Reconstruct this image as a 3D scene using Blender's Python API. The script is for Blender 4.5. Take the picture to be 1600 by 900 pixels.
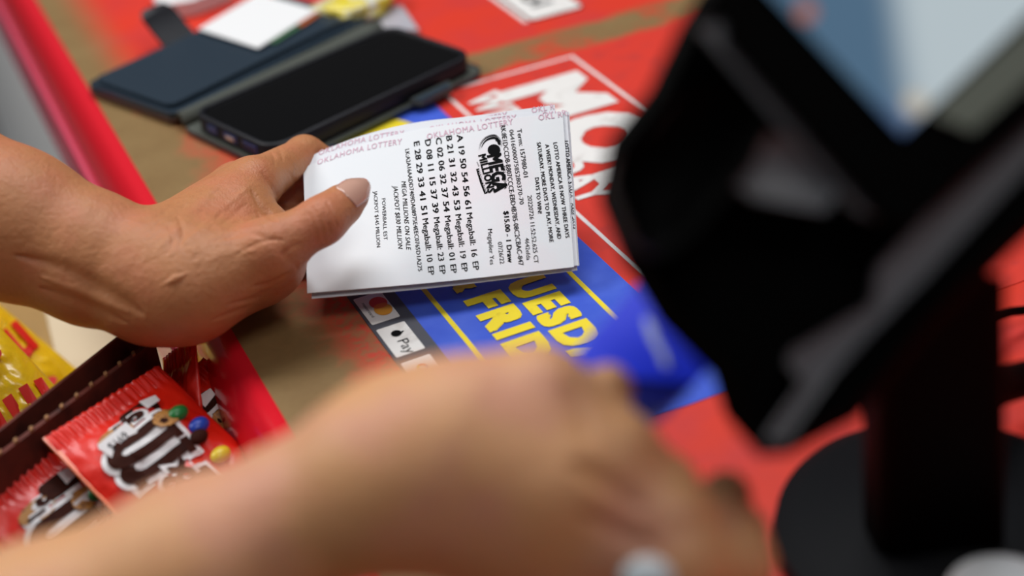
import bpy, math, random
import numpy as np
from mathutils import Vector, Matrix, noise as mn
random.seed(7)
for o in list(bpy.data.objects): bpy.data.objects.remove(o)
S = bpy.context.scene
C = S.collection

# ------------------------------------------------------------------ camera
F = 2387.0; H = 0.384                     # focal length in px of a 1600 px frame, lens height over the counter
def _axes():
    a = np.array([-1294., -1380., F]); b = np.array([6768., -2220., F])
    a /= np.linalg.norm(a); b /= np.linalg.norm(b)
    n = np.cross(a, b); n /= np.linalg.norm(n); b = np.cross(n, a)
    return a, b, n
AX, BX, NX = _axes()
def P(x, y, z=0.0):                        # pixel -> point at height z
    d = np.array([x-800, y-450, F]); q = d*(H-z)/(d@NX)
    return np.array([q@BX, q@AX, z])
def W(x, y, t):                            # pixel -> point at distance t
    d = np.array([x-800, y-450, F])/F*t
    return np.array([d@BX, d@AX, H-d@NX])
def proj(p):
    q = p[0]*BX+p[1]*AX+(H-p[2])*NX
    return np.array([800+q[0]/q[2]*F, 450+q[1]/q[2]*F])
cam = bpy.data.cameras.new('camera'); co = bpy.data.objects.new('camera', cam); C.objects.link(co)
right = (BX[0], AX[0], -NX[0]); down = (BX[1], AX[1], -NX[1]); fwd = (BX[2], AX[2], -NX[2])
m = Matrix(((right[0], -down[0], -fwd[0], 0), (right[1], -down[1], -fwd[1], 0), (right[2], -down[2], -fwd[2], H), (0, 0, 0, 1)))
co.matrix_world = m
cam.sensor_width = 36; cam.lens = F/1600*36; cam.clip_start = 0.01
cam.dof.use_dof = True; cam.dof.focus_distance = 0.725; cam.dof.aperture_fstop = 3.1
S.camera = co
RIGHT, DOWN, FWD = map(np.array, (right, down, fwd))

# ------------------------------------------------------------------ light
S.view_settings.view_transform = 'Standard'; S.view_settings.look = 'None'
S.view_settings.exposure = -0.3; S.view_settings.gamma = 1; S.view_settings.use_curve_mapping = False
w = bpy.data.worlds.new('world'); S.world = w; w.use_nodes = True
nt = w.node_tree; nt.nodes.clear()
wo = nt.nodes.new('ShaderNodeOutputWorld'); bg = nt.nodes.new('ShaderNodeBackground')
tc = nt.nodes.new('ShaderNodeTexCoord'); sx = nt.nodes.new('ShaderNodeSeparateXYZ'); rp = nt.nodes.new('ShaderNodeValToRGB')
nt.links.new(tc.outputs['Generated'], sx.inputs[0]); nt.links.new(sx.outputs['Z'], rp.inputs[0])
rp.color_ramp.elements[0].position = 0.0; rp.color_ramp.elements[0].color = (.10, .09, .085, 1)
rp.color_ramp.elements[1].position = 1.0; rp.color_ramp.elements[1].color = (.85, .9, 1, 1)
e = rp.color_ramp.elements.new(.45); e.color = (.22, .22, .23, 1)
nt.links.new(rp.outputs[0], bg.inputs[0]); bg.inputs[1].default_value = 0.33; nt.links.new(bg.outputs[0], wo.inputs[0])
def area(name, loc, target, sx_, sy_, power, col):
    l = bpy.data.lights.new(name, 'AREA'); l.shape = 'RECTANGLE'; l.size = sx_; l.size_y = sy_; l.energy = power; l.color = col
    o = bpy.data.objects.new(name, l); C.objects.link(o); o.location = loc
    o.rotation_euler = (Vector(target)-Vector(loc)).to_track_quat('-Z', 'Y').to_euler()
area('ceiling_and_fill_light', (.5, 1.15, 1.75), (.2, .6, 0), 1.1, .5, 25, (.97, .98, 1))
area('ceiling_and_fill_light', (-.8, 1.3, 1.15), (.1, .6, -.2), .9, .5, 16, (1, .98, .95))  # added fill from the far left, brightens the white front panel
area('ceiling_and_fill_light', (.45, -.25, 1.5), (.2, .45, .1), .7, .4, 6, (1, .97, .93))  # added fill above the lens, brightens the foreground fingers

# ------------------------------------------------------------------ materials
def lin(h):
    c = [int(h[i:i+2], 16)/255 for i in (0, 2, 4)]
    return tuple(x/12.92 if x <= .04045 else ((x+.055)/1.055)**2.4 for x in c)+(1,)
def mat(name, col, rough=.5, spec=.5, metal=0, var=None, bump=None, emit=0, sss=0, coat=0, alpha=1, trans=0):
    m = bpy.data.materials.new(name); m.use_nodes = True; t = m.node_tree; b = t.nodes['Principled BSDF']
    b.inputs['Base Color'].default_value = lin(col); b.inputs['Roughness'].default_value = rough
    b.inputs['Specular IOR Level'].default_value = spec; b.inputs['Metallic'].default_value = metal
    b.inputs['Coat Weight'].default_value = coat; b.inputs['Alpha'].default_value = alpha
    b.inputs['Transmission Weight'].default_value = trans
    if sss:
        b.inputs['Subsurface Weight'].default_value = sss; b.inputs['Subsurface Radius'].default_value = (1, .35, .2); b.inputs['Subsurface Scale'].default_value = .006
    if emit:
        b.inputs['Emission Color'].default_value = lin(col); b.inputs['Emission Strength'].default_value = emit
    g = t.nodes.new('ShaderNodeNewGeometry')
    if var:                                # (scale, colour, low, high)
        n = t.nodes.new('ShaderNodeTexNoise'); n.inputs['Scale'].default_value = var[0]; n.inputs['Detail'].default_value = 5
        t.links.new(g.outputs['Position'], n.inputs['Vector'])
        r = t.nodes.new('ShaderNodeMapRange'); r.inputs[1].default_value = var[2]; r.inputs[2].default_value = var[3]
        t.links.new(n.outputs['Fac'], r.inputs[0])
        mx = t.nodes.new('ShaderNodeMix'); mx.data_type = 'RGBA'
        mx.inputs[6].default_value = lin(col); mx.inputs[7].default_value = lin(var[1])
        t.links.new(r.outputs[0], mx.inputs[0]); t.links.new(mx.outputs[2], b.inputs['Base Color'])
    if bump:                               # (scale, strength, distance)
        n = t.nodes.new('ShaderNodeTexNoise'); n.inputs['Scale'].default_value = bump[0]; n.inputs['Detail'].default_value = 4
        t.links.new(g.outputs['Position'], n.inputs['Vector'])
        bp = t.nodes.new('ShaderNodeBump'); bp.inputs['Strength'].default_value = bump[1]; bp.inputs['Distance'].default_value = bump[2]
        t.links.new(n.outputs['Fac'], bp.inputs['Height']); t.links.new(bp.outputs[0], b.inputs['Normal'])
    return m
class NB:                                   # tiny node expression builder
    def __init__(s, t): s.t = t
    def math(s, op, a, b=None, c=None, clamp=False):
        n = s.t.nodes.new('ShaderNodeMath'); n.operation = op; n.use_clamp = clamp
        for i, v in enumerate((a, b, c)):
            if v is None: continue
            if isinstance(v, (int, float)): n.inputs[i].default_value = v
            else: s.t.links.new(v, n.inputs[i])
        return n.outputs[0]
    def step(s, x, lo, hi):
        n = s.t.nodes.new('ShaderNodeMapRange'); n.interpolation_type = 'SMOOTHSTEP'; s.t.links.new(x, n.inputs[0])
        n.inputs[1].default_value = lo; n.inputs[2].default_value = hi; return n.outputs[0]
    def noise(s, v, scale, detail=4):
        n = s.t.nodes.new('ShaderNodeTexNoise'); n.inputs['Scale'].default_value = scale; n.inputs['Detail'].default_value = detail
        s.t.links.new(v, n.inputs['Vector']); return n.outputs['Fac']
    def mix(s, f, a, b):
        n = s.t.nodes.new('ShaderNodeMix'); n.data_type = 'RGBA'
        if isinstance(f, (int, float)): n.inputs[0].default_value = f
        else: s.t.links.new(f, n.inputs[0])
        for i, v in ((6, a), (7, b)):
            if isinstance(v, tuple): n.inputs[i].default_value = v
            else: s.t.links.new(v, n.inputs[i])
        return n.outputs[2]
def counter_material():
    m = bpy.data.materials.new('worn_red_counter'); m.use_nodes = True; t = m.node_tree; b = t.nodes['Principled BSDF']; k = NB(t)
    g = t.nodes.new('ShaderNodeNewGeometry'); s = t.nodes.new('ShaderNodeSeparateXYZ'); t.links.new(g.outputs['Position'], s.inputs[0])
    pos = g.outputs['Position']; X, Y = s.outputs[0], s.outputs[1]
    n1 = k.noise(pos, 28, 5); n2 = k.noise(pos, 260, 3)
    nn = k.math('ADD', k.math('MULTIPLY', k.math('SUBTRACT', n1, .5), .07), k.math('MULTIPLY', k.math('SUBTRACT', n2, .5), .014))
    # band of bare board along the front edge; wider and more broken where arms rub it (y .5 - .88)
    wide = k.math('MULTIPLY', k.step(Y, .93, .84), .016)
    xe = k.math('ADD', k.math('SUBTRACT', X, wide), k.math('MULTIPLY', nn, k.step(Y, .95, .86)))
    edge = k.math('SUBTRACT', 1, k.step(xe, .110, .148))
    mott = k.math('MULTIPLY', k.step(k.math('ADD', n1, k.math('MULTIPLY', n2, .7)), .72, 1.02), k.math('MULTIPLY', k.step(X, .20, .15), k.math('MULTIPLY', k.step(Y, .92, .84), .75)))
    yb = k.math('ABSOLUTE', k.math('SUBTRACT', k.math('ADD', Y, k.math('MULTIPLY', nn, .3)), .808))
    band = k.math('MULTIPLY', k.step(yb, .021, .012), k.math('MULTIPLY', k.step(X, .27, .32), k.step(k.math('ADD', n1, k.math('MULTIPLY', n2, .5)), .42, .78)))
    worn = k.math('MAXIMUM', k.math('MAXIMUM', edge, mott), band)
    red = k.mix(k.step(n1, .35, .7), lin('DE3A26'), lin('D23A34'))
    brown = k.mix(n1, lin('6E5130'), lin('937A52'))
    brown = k.mix(k.math('MULTIPLY', n2, .4), brown, lin('A08455'))
    t.links.new(k.mix(worn, red, brown), b.inputs['Base Color']); b.inputs['Roughness'].default_value = .42
    b.inputs['Specular IOR Level'].default_value = .35
    bp = t.nodes.new('ShaderNodeBump'); bp.inputs['Strength'].default_value = .15; bp.inputs['Distance'].default_value = .0005
    t.links.new(n2, bp.inputs['Height']); t.links.new(bp.outputs[0], b.inputs['Normal'])
    return m
def skin_material(name, base, dark, pink):
    m = bpy.data.materials.new(name); m.use_nodes = True; t = m.node_tree; b = t.nodes['Principled BSDF']; k = NB(t)
    g = t.nodes.new('ShaderNodeNewGeometry'); pos = g.outputs['Position']
    n1 = k.noise(pos, 38, 4); n2 = k.noise(pos, 420, 4); n3 = k.noise(pos, 150, 3)
    c = k.mix(k.step(n1, .38, .68), lin(base), lin(pink)); c = k.mix(k.math('MULTIPLY', k.step(n3, .5, .8), .2), c, lin(dark))
    c = k.mix(k.math('MULTIPLY', k.step(n2, .5, .8), .15), c, lin(dark))
    t.links.new(c, b.inputs['Base Color'])
    b.inputs['Roughness'].default_value = .46; b.inputs['Specular IOR Level'].default_value = .4
    b.inputs['Subsurface Weight'].default_value = .12; b.inputs['Subsurface Radius'].default_value = (1, .35, .2); b.inputs['Subsurface Scale'].default_value = .005
    h = k.math('ADD', k.math('MULTIPLY', n2, .5), k.math('MULTIPLY', k.noise(pos, 1100, 2), .35))
    h = k.math('ADD', h, k.math('MULTIPLY', n3, .45))
    bp = t.nodes.new('ShaderNodeBump'); bp.inputs['Strength'].default_value = .6; bp.inputs['Distance'].default_value = .0014
    t.links.new(h, bp.inputs['Height']); t.links.new(bp.outputs[0], b.inputs['Normal'])
    return m
MT = dict(
 counter=counter_material(), white=mat('white_print', 'EDEAE6', .5, var=(90, 'C9C2BC', .55, .8)), red=mat('red_print', 'DD3A2B', .4, var=(60, 'C23A36', .5, .8)),
 blue=mat('blue_print', '3A5BD2', .4, var=(50, '4B6ADB', .4, .7)), yellow=mat('yellow_print', 'F4DC28', .45, var=(110, 'C9AE22', .62, .8)),
 grey=mat('dark_grey_print', '4A4B54', .5), navy=mat('navy_print', '1D1F6E', .5), ink=mat('black_ink', '08090B', .8, spec=.1),
 ink2=mat('thin_grey_ink', '333438', .8, spec=.1), mcred=mat('red_disc', 'E2403A', .5), mcor=mat('orange_disc', 'F2A73A', .5), mcmid=mat('deep_orange', 'EE7430', .5),
 trim=mat('red_edge_trim', 'E01A2C', .22, coat=.4), pink=mat('pink_plastic', 'EA6580', .25, alpha=.82, coat=.3), panel=mat('white_panel', 'F0F2F3', .5),
 shelf=mat('tan_shelf', 'A8854C', .6, var=(20, '9A7A48', .4, .7)), sheet=mat('beige_board', 'D3C3A3', .7, var=(25, 'BFA988', .45, .75)),
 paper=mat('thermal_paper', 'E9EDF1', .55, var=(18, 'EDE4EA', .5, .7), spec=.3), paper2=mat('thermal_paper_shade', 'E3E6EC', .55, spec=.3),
 pinkink=mat('pink_ink', 'D9B3C4', .6), leather=mat('navy_leather', '202F3C', .42, bump=(700, .3, .0004)), lining=mat('grey_green_lining', '4B4F48', .8, bump=(900, .5, .0004)),
 edge=mat('brown_leather_edge', '5A3B30', .6), rubber=mat('black_rubber', '11121A', .45, spec=.4), screen=mat('black_glass', '040405', .06, spec=.5),
 rim=mat('blue_metal', '1D3F7A', .25, metal=.3), port=mat('port_metal', 'C8C2B8', .3, metal=.6), card=mat('white_card', 'F2F2F2', .45), card2=mat('green_card', '3F6B48', .45),
 card3=mat('orange_card', 'B65A22', .45), snap=mat('silver_snap', '8A9098', .3, metal=.8),
 black=mat('black_plastic', '020202', .6, spec=.04), black2=mat('charcoal_plastic', '0E0F12', .6, spec=.1), highlight=mat('plastic_highlight_grey', '6A6B70', .45, spec=.4),  # the lighter grey paints highlights on the black terminal
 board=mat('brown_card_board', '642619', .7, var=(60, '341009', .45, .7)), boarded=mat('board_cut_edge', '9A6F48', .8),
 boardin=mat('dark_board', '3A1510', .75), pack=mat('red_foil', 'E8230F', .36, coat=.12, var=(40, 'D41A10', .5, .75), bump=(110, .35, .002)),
 packor=mat('orange_foil', 'EE6A1E', .3, coat=.3), choc=mat('brown_print', '3A1A12', .7, spec=.1, var=(120, '2A1410', .45, .7)), plabel=mat('white_sticker', 'EDEBEC', .6, spec=.2),
 ygreen=mat('green_candy', '1F7A36', .3), cblue=mat('blue_candy', '2448B8', .3), cyel=mat('yellow_candy', 'E4C72C', .3), nut=mat('nut_print', 'B9813E', .5, var=(300, '6B3B1C', .5, .7)),
 ypack=mat('yellow_foil', 'F4CC0A', .3, coat=.3, bump=(70, .5, .003)), yred=mat('red_pack_print', 'DC2414', .35, var=(90, 'EDE8E0', .68, .74)),
 skin=skin_material('light_brown_skin', 'C08256', '94522F', 'C87E5A'), skin2=skin_material('tan_skin', 'DCA373', 'BC7A48', 'DB9C7E'),
 nail=mat('nude_nail_polish', 'D6A793', .08, coat=1), nail2=mat('pink_nail', 'EDC4B8', .25), cardblue=mat('blue_card_face', '0030FF', .4), cardblue2=mat('deep_blue_card', '141F96', .4),
 cardlogo=mat('pale_blue_print', 'C3CFF0', .5), lcd=None, ring=mat('white_enamel', 'DDE6EA', .3), ring2=mat('sky_blue_enamel', '7FB6D0', .3), tube=mat('white_plastic', 'C8CBCE', .5),
 floor=mat('floor_tile', '9A9A98', .5, var=(4, '888886', .4, .6)), wrap=mat('clear_yellow_wrap', 'E5D23C', .25, coat=.4, bump=(150, .6, .002), var=(70, 'ECEAD8', .5, .6)), silver=mat('spine_lining_end', 'B5B3BB', .3))

# ------------------------------------------------------------------ builders
def tag(o, label=None, cat=None, group=None, kind=None):
    if label: o['label'] = label
    if cat: o['category'] = cat
    if group: o['group'] = group
    if kind: o['kind'] = kind
    return o
def empty(name, loc, label=None, cat=None, group=None):
    o = bpy.data.objects.new(name, None); C.objects.link(o); o.location = Vector(loc); o.empty_display_size = .01
    return tag(o, label, cat, group)
class MB:
    def __init__(s): s.v = []; s.f = []; s.mi = []; s.ms = []
    def add(s, vs, fs, mt):
        b = len(s.v); s.v += [tuple(float(c) for c in p) for p in vs]
        if mt not in s.ms: s.ms.append(mt)
        k = s.ms.index(mt)
        for f in fs: s.f.append(tuple(i+b for i in f)); s.mi.append(k)
        return s
    def box(s, lo, hi, mt, xf=None):
        (a, b, c), (d, e, f) = lo, hi
        vs = [(a, b, c), (d, b, c), (d, e, c), (a, e, c), (a, b, f), (d, b, f), (d, e, f), (a, e, f)]
        if xf: vs = [xf(*p) for p in vs]
        return s.add(vs, [(3, 2, 1, 0), (4, 5, 6, 7), (0, 1, 5, 4), (1, 2, 6, 5), (2, 3, 7, 6), (3, 0, 4, 7)], mt)
    def slab(s, poly, nrm, th, mt, bev=0, mt_side=None):       # poly: list of 3D points (front), thickness along -nrm, optional bevel
        poly = [np.array(p, float) for p in poly]; n = len(poly); nrm = np.array(nrm, float); nrm /= np.linalg.norm(nrm)
        rings = []
        if bev:
            c = sum(poly)/n
            def inset(d):
                out = []
                for i in range(n):
                    a = poly[i-1]-poly[i]; b = poly[(i+1) % n]-poly[i]; a /= np.linalg.norm(a)+1e-12; b /= np.linalg.norm(b)+1e-12
                    bis = a+b; L = np.linalg.norm(bis)
                    if L < 1e-3: bis = c-poly[i]; bis /= np.linalg.norm(bis); k = d
                    else:
                        bis /= L; sn = np.linalg.norm(np.cross(a, bis)); k = min(d/max(sn, .3), d*3)
                        if np.dot(np.cross(b, a), np.cross(poly[1]-poly[0], poly[2]-poly[1])) < 0 and False: k = -k
                    out.append(poly[i]+bis*k*s_sign(poly, i, nrm))
                return out
            for q in (0, .3, .6, 1.0):
                a = q*math.pi/2; rings.append([p-nrm*bev*(1-math.sin(a)) if False else p-nrm*bev*(1-math.cos(math.pi/2-a)) for p in inset(bev*(1-math.sin(a)))])
        else: rings.append(poly)
        rings.append([p-nrm*(th-(bev*.5 if bev else 0)) for p in poly])
        if bev: rings.append([p-nrm*th for p in inset(bev*.5)])
        vs = [p for r in rings for p in r]; fs = [tuple(range(n))]; N_ = len(rings)
        side = []
        for k in range(N_-1):
            for i in range(n):
                j = (i+1) % n; side.append((k*n+i, (k+1)*n+i, (k+1)*n+j, k*n+j))
        fs2 = [tuple(reversed(range((N_-1)*n, N_*n)))]
        if mt_side is None: return s.add(vs, fs+side+fs2, mt)
        b = len(s.v); s.add(vs, fs, mt)
        if mt_side not in s.ms: s.ms.append(mt_side)
        k = s.ms.index(mt_side)
        for f in side+fs2: s.f.append(tuple(i+b for i in f)); s.mi.append(k)
        return s
    def tube(s, pts, r, mt, seg=12, cap=True):
        pts = [np.array(p, float) for p in pts]; n = len(pts); rr = r if hasattr(r, '__len__') else [r]*n
        up = np.array([0, 0, 1.]); vs = []
        for i, p in enumerate(pts):
            d = pts[min(i+1, n-1)]-pts[max(i-1, 0)]; d /= np.linalg.norm(d)
            u = np.cross(d, up if abs(d[2]) < .9 else np.array([1., 0, 0])); u /= np.linalg.norm(u); v = np.cross(d, u)
            for k in range(seg):
                a = 2*math.pi*k/seg; vs.append(p+(u*math.cos(a)+v*math.sin(a))*rr[i])
        fs = [(i*seg+k, i*seg+(k+1) % seg, (i+1)*seg+(k+1) % seg, (i+1)*seg+k) for i in range(n-1) for k in range(seg)]
        if cap: fs += [tuple(reversed(range(seg))), tuple(range((n-1)*seg, n*seg))]
        return s.add(vs, fs, mt)
    def lathe(s, prof, c, mt, seg=48):
        vs = [(c[0]+r*math.cos(2*math.pi*k/seg), c[1]+r*math.sin(2*math.pi*k/seg), c[2]+z) for r, z in prof for k in range(seg)]
        n = len(prof)
        fs = [(i*seg+k, i*seg+(k+1) % seg, (i+1)*seg+(k+1) % seg, (i+1)*seg+k) for i in range(n-1) for k in range(seg)]
        fs += [tuple(reversed(range(seg))), tuple(range((n-1)*seg, n*seg))]
        return s.add(vs, fs, mt)
    def build(s, name, parent=None, smooth=False, local=False, label=None, angle=None):
        me = bpy.data.meshes.new(name)
        v = np.array(s.v)
        if parent is None:
            L = np.array([(v[:, 0].min()+v[:, 0].max())/2, (v[:, 1].min()+v[:, 1].max())/2, v[:, 2].min()])
        elif local: L = np.zeros(3)
        else:
            L = np.array(parent.location); q = parent.parent
            while q: L = L+np.array(q.location); q = q.parent
        me.from_pydata([tuple(p) for p in (v-L)], [], s.f)
        for mt in s.ms: me.materials.append(mt)
        me.polygons.foreach_set('material_index', s.mi)
        if smooth: me.polygons.foreach_set('use_smooth', [True]*len(s.f))
        me.update()
        if angle is not None:
            me.polygons.foreach_set('use_smooth', [True]*len(s.f)); me.set_sharp_from_angle(angle=math.radians(angle))
        o = bpy.data.objects.new(name, me); C.objects.link(o)
        if parent is None: o.location = Vector(L)
        else: o.parent = parent
        if label: o['label'] = label
        return o
def s_sign(poly, i, nrm):
    a = poly[i]-poly[i-1]; b = poly[(i+1) % len(poly)]-poly[i]
    return 1 if np.dot(np.cross(a, b), nrm) >= 0 else -1
_tc = {}
def text_geo(txt, off=0.0, spacing=1.0, res=3):
    k = (txt, off, spacing, res)
    if k in _tc: return _tc[k]
    cu = bpy.data.curves.new('t', 'FONT'); cu.body = txt; cu.offset = off; cu.space_character = spacing; cu.resolution_u = res; cu.fill_mode = 'FRONT'
    o = bpy.data.objects.new('t', cu); C.objects.link(o)
    dg = bpy.context.evaluated_depsgraph_get(); me = bpy.data.meshes.new_from_object(o.evaluated_get(dg))
    v = np.array([tuple(p.co) for p in me.vertices]); f = [tuple(p.vertices) for p in me.polygons]
    bpy.data.objects.remove(o); bpy.data.curves.remove(cu); bpy.data.meshes.remove(me)
    _tc[k] = (v, f); return v, f
CAP = 0.69
def put_text(mb, txt, fn, length, cap, mt, off=0.0, spacing=1.0, shear=0.0, res=3, base0=None):
    """lay text along fn(a, b): a metres along the line, b metres up; scaled to the given length and cap height"""
    v, f = text_geo(txt, 0.0, spacing, res); v0 = v
    x0, x1 = v0[:, 0].min(), v0[:, 0].max(); sx_ = length/(x1-x0); sy_ = cap/CAP
    k = off*.9; n = 1 if k < .003 else (4 if k < .03 else 12)
    o0 = np.array(fn(0, 0), float); nv = np.cross(np.array(fn(.001, 0))-o0, np.array(fn(0, .001))-o0); nv /= np.linalg.norm(nv)
    for q in range(n):
        dx, dy = (0, 0) if n == 1 else (k*math.cos(2*math.pi*q/n+.785), k*math.sin(2*math.pi*q/n+.785))
        if n == 12: dx = max(-k*.8, min(k*.8, dx*1.3)); dy = max(-k*.8, min(k*.8, dy*1.3))
        mb.add([np.array(fn((p[0]-x0+dx)*sx_+shear*p[1]*sy_, (p[1]+dy)*sy_))+nv*q*1.2e-5 for p in v], f, mt)
def disc(mb, fn, cx, cy, rx, ry, mt, seg=28, a0=0, a1=2*math.pi):
    vs = [fn(cx+rx*math.cos(a0+(a1-a0)*k/seg), cy+ry*math.sin(a0+(a1-a0)*k/seg)) for k in range(seg)]
    mb.add(vs, [tuple(range(seg))], mt)
def rrect(hx, hy, r, seg=6):
    out = []
    for cx, cy, a in ((hx-r, hy-r, 0), (-hx+r, hy-r, 90), (-hx+r, -hy+r, 180), (hx-r, -hy+r, 270)):
        for k in range(seg+1):
            t = math.radians(a+90*k/seg); out.append((cx+r*math.cos(t), cy+r*math.sin(t)))
    return out

# ------------------------------------------------------------------ setting
fl = MB().box((-3, -3, -1.0), (4, 5, -.95), MT['floor']).build('floor'); tag(fl, kind='structure')

ct = empty('counter', (.1, .6, -.95), 'red shop counter with worn brown front edge, under the tickets and phone', 'counter')
t = MB(); t.box((.102, -.5, -.03), (1.1, 2.2, 0), MT['counter']); t.build('counter_top', ct)
MB().box((.1, -.5, -.95), (1.05, 2.2, -.03), MT['panel']).build('front_panel', ct, label='white front panel')
prof = [(.1025, .0), (.0985, .0008), (.094, -.002), (.090, -.008), (.0865, -.016), (.0845, -.026), (.0838, -.034), (.092, -.034), (.1, -.034)]
t = MB(); n = len(prof); ys = (-.5, 2.2)
t.add([(x, y, z) for y in ys for x, z in prof], [(i, i+1, n+i+1, n+i) for i in range(n-1)]+[tuple(range(n)), tuple(range(2*n-1, n-1, -1))], MT['trim'])
etr = t.build('edge_trim', ct, angle=50, label='glossy red bullnose edge')
t = MB(); t.box((.0795, -.5, -.066), (.0812, 2.2, -.030), MT['pink']); t.box((.0812, -.5, -.066), (.1, 2.2, -.064), MT['pink']); t.box((.0795, -.5, -.032), (.086, 2.2, -.030), MT['pink'])
t.build('price_channel', etr, label='pink translucent price channel')

sh = MB().box((-.6, .1, -.13), (.098, .97, -.11), MT['shelf']); sh.box((-.55, .15, -.95), (.05, .92, -.13), MT['shelf'])
tag(sh.build('candy_shelf'), 'tan shelf in front of the counter holding the candy packs', 'shelf')
tag(MB().slab([(p[0], p[1], -.1075) for p in ((.036, .86), (.026, .72), (.02, .66), (.09, .66), (.093, .86))], (0, 0, 1), .0022, MT['sheet']).build('cardboard_sheet'), 'beige cardboard sheet lying on the tan shelf beside the candy box', 'cardboard')

# ------------------------------------------------------------------ stickers on the counter
def flat(z):                                # reads along -Y, letters point +X
    return lambda x, y: (lambda a, b: (x+b, y-a, z))
def rect(mb, x0, x1, y0, y1, z, mt, th=.00035): mb.box((x0, y0, z-th), (x1, y1, z), mt)
def frame(mb, x0, x1, y0, y1, w_, z, mt):
    rect(mb, x0, x0+w_, y0, y1, z, mt); rect(mb, x1-w_, x1, y0, y1, z, mt); rect(mb, x0+w_, x1-w_, y0, y0+w_, z, mt); rect(mb, x0+w_, x1-w_, y1-w_, y1, z, mt)
st = empty('lottery_sticker', (.32, .61, 0), 'large worn red and blue counter sticker listing drawing days, under the tickets', 'sticker')
t = MB(); rect(t, .2760, .4700, .4417, .7885, .0004, MT['red']); rpn = t.build('red_panel', st, label='red half of the sticker')
t = MB(); rect(t, .1795, .2760, .4417, .7885, .0004, MT['blue']); bpn = t.build('blue_panel', st, label='blue half of the sticker')
t = MB(); frame(t, .2850, .3735, .46, .7835, .0022, .0006, MT['white']); t.build('white_frame', rpn)
t = MB(); frame(t, .1910, .2585, .462, .605, .0024, .0006, MT['yellow']); t.build('yellow_frame', bpn)
f = flat(.0007); t = MB()
put_text(t, 'MON', f(.3140, .7580), .166, .0480, MT['white'], off=.075, spacing=1.12)
put_text(t, 'WEDNESDAY', f(.2935, .7650), .150, .0195, MT['white'], off=.05, spacing=1.12)
t.build('white_lettering', rpn, label='white lettering reading MON and WEDNESDAY')
t = MB()
put_text(t, 'TUESDAY', f(.2278, .5832), .113, .0167, MT['yellow'], off=.085, spacing=1.2)
put_text(t, '&', f(.2052, .5885), .0150, .0165, MT['yellow'], off=.07)
put_text(t, 'FRIDAY', f(.2052, .5635), .096, .0165, MT['yellow'], off=.085, spacing=1.2)
t.build('yellow_lettering', bpn, label='yellow lettering reading TUESDAY and FRIDAY')
t = MB(); F2 = lambda a, b: (a, b, .0006); F3 = lambda a, b: (a, b, .00085)
disc(t, F2, .233, .738, .024, .036, MT['yellow'], 40); disc(t, F3, .232, .731, .008, .013, MT['white'], 30)
t.build('yellow_ball', bpn, label='yellow ball print on blue')

ps = empty('payment_sticker', (.168, .56, 0), 'dark grey strip of white payment cards beside the blue sticker panel', 'sticker')
t = MB(); rect(t, .1585, .1795, .50, .632, .0004, MT['grey']); t.build('grey_strip', ps)
t = MB()
for y1 in (.6262, .5960, .5655, .5350):
    t.slab([(.1670+a, y1-.0135+b, .0006) for a, b in rrect(.0070, .0128, .0008)], (0, 0, 1), .0003, MT['white'])
wcd = t.build('white_cards', ps)
t = MB(); put_text(t, 'VISA', f(.1635, .6225), .0195, .0068, MT['navy'], off=.02, shear=.2, spacing=.95)
mc = .5825
disc(t, F3, .1692, mc+.0033, .0042, .0052, MT['mcred']); disc(t, F3, .1692, mc-.0033, .0042, .0052, MT['mcor']); disc(t, lambda a, b: (a, b, .0010), .1692, mc, .0034, .0020, MT['mcmid'])
put_text(t, 'mastercard', f(.1622, mc+.007), .014, .0015, MT['ink'])
put_text(t, 'Pay', f(.1650, .5510), .0118, .0050, MT['ink'])
disc(t, F3, .1670, .5570, .0024, .0026, MT['ink']); disc(t, F3, .1702, .5562, .0010, .0012, MT['ink'], a0=.8, a1=3.6)
put_text(t, 'Pay', f(.1650, .5215), .0118, .0050, MT['ink2'])
for k, mtn in enumerate(('mcred', 'cyel', 'ygreen', 'cblue')):
    a0 = math.radians((20, 110, 200, 290)[k]); vs = []
    for q in range(9):
        a = a0+math.pi/2*q/8
        vs += [(.1672+.0026*math.cos(a), .5262+.0032*math.sin(a), .0009), (.1672+.0014*math.cos(a), .5262+.0018*math.sin(a), .0009)]
    t.add(vs, [(2*q, 2*q+1, 2*q+3, 2*q+2) for q in range(8)], MT[mtn])
t.build('payment_logos', wcd, label='card and phone payment logos')

lb = empty('counter_label', (.395, .9, 0), 'small white label in a black outline on the far red counter', 'label')
t = MB(); t.slab([(.3955+a, .8995+b, .0006) for a, b in rrect(.0197, .052, .004)], (0, 0, 1), .0005, MT['ink']); t.build('black_border', lb)
t = MB(); t.slab([(.3955+a, .8995+b, .0009) for a, b in rrect(.0187, .051, .0035)], (0, 0, 1), .0003, MT['white'])
put_text(t, 'nol', flat(.0012)(.387, .905), .038, .015, MT['ink2'], off=.02); t.build('white_face', lb)
tag(MB().slab([(.3715, .955, .0006), (.3715, .848, .0006), (.3745, .848, .0006), (.3745, .955, .0006)], (0, 0, 1), .0005, MT['white']).build('paint_stripe'), 'short pale stripe on the red counter beside the white label', 'stripe')

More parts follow.
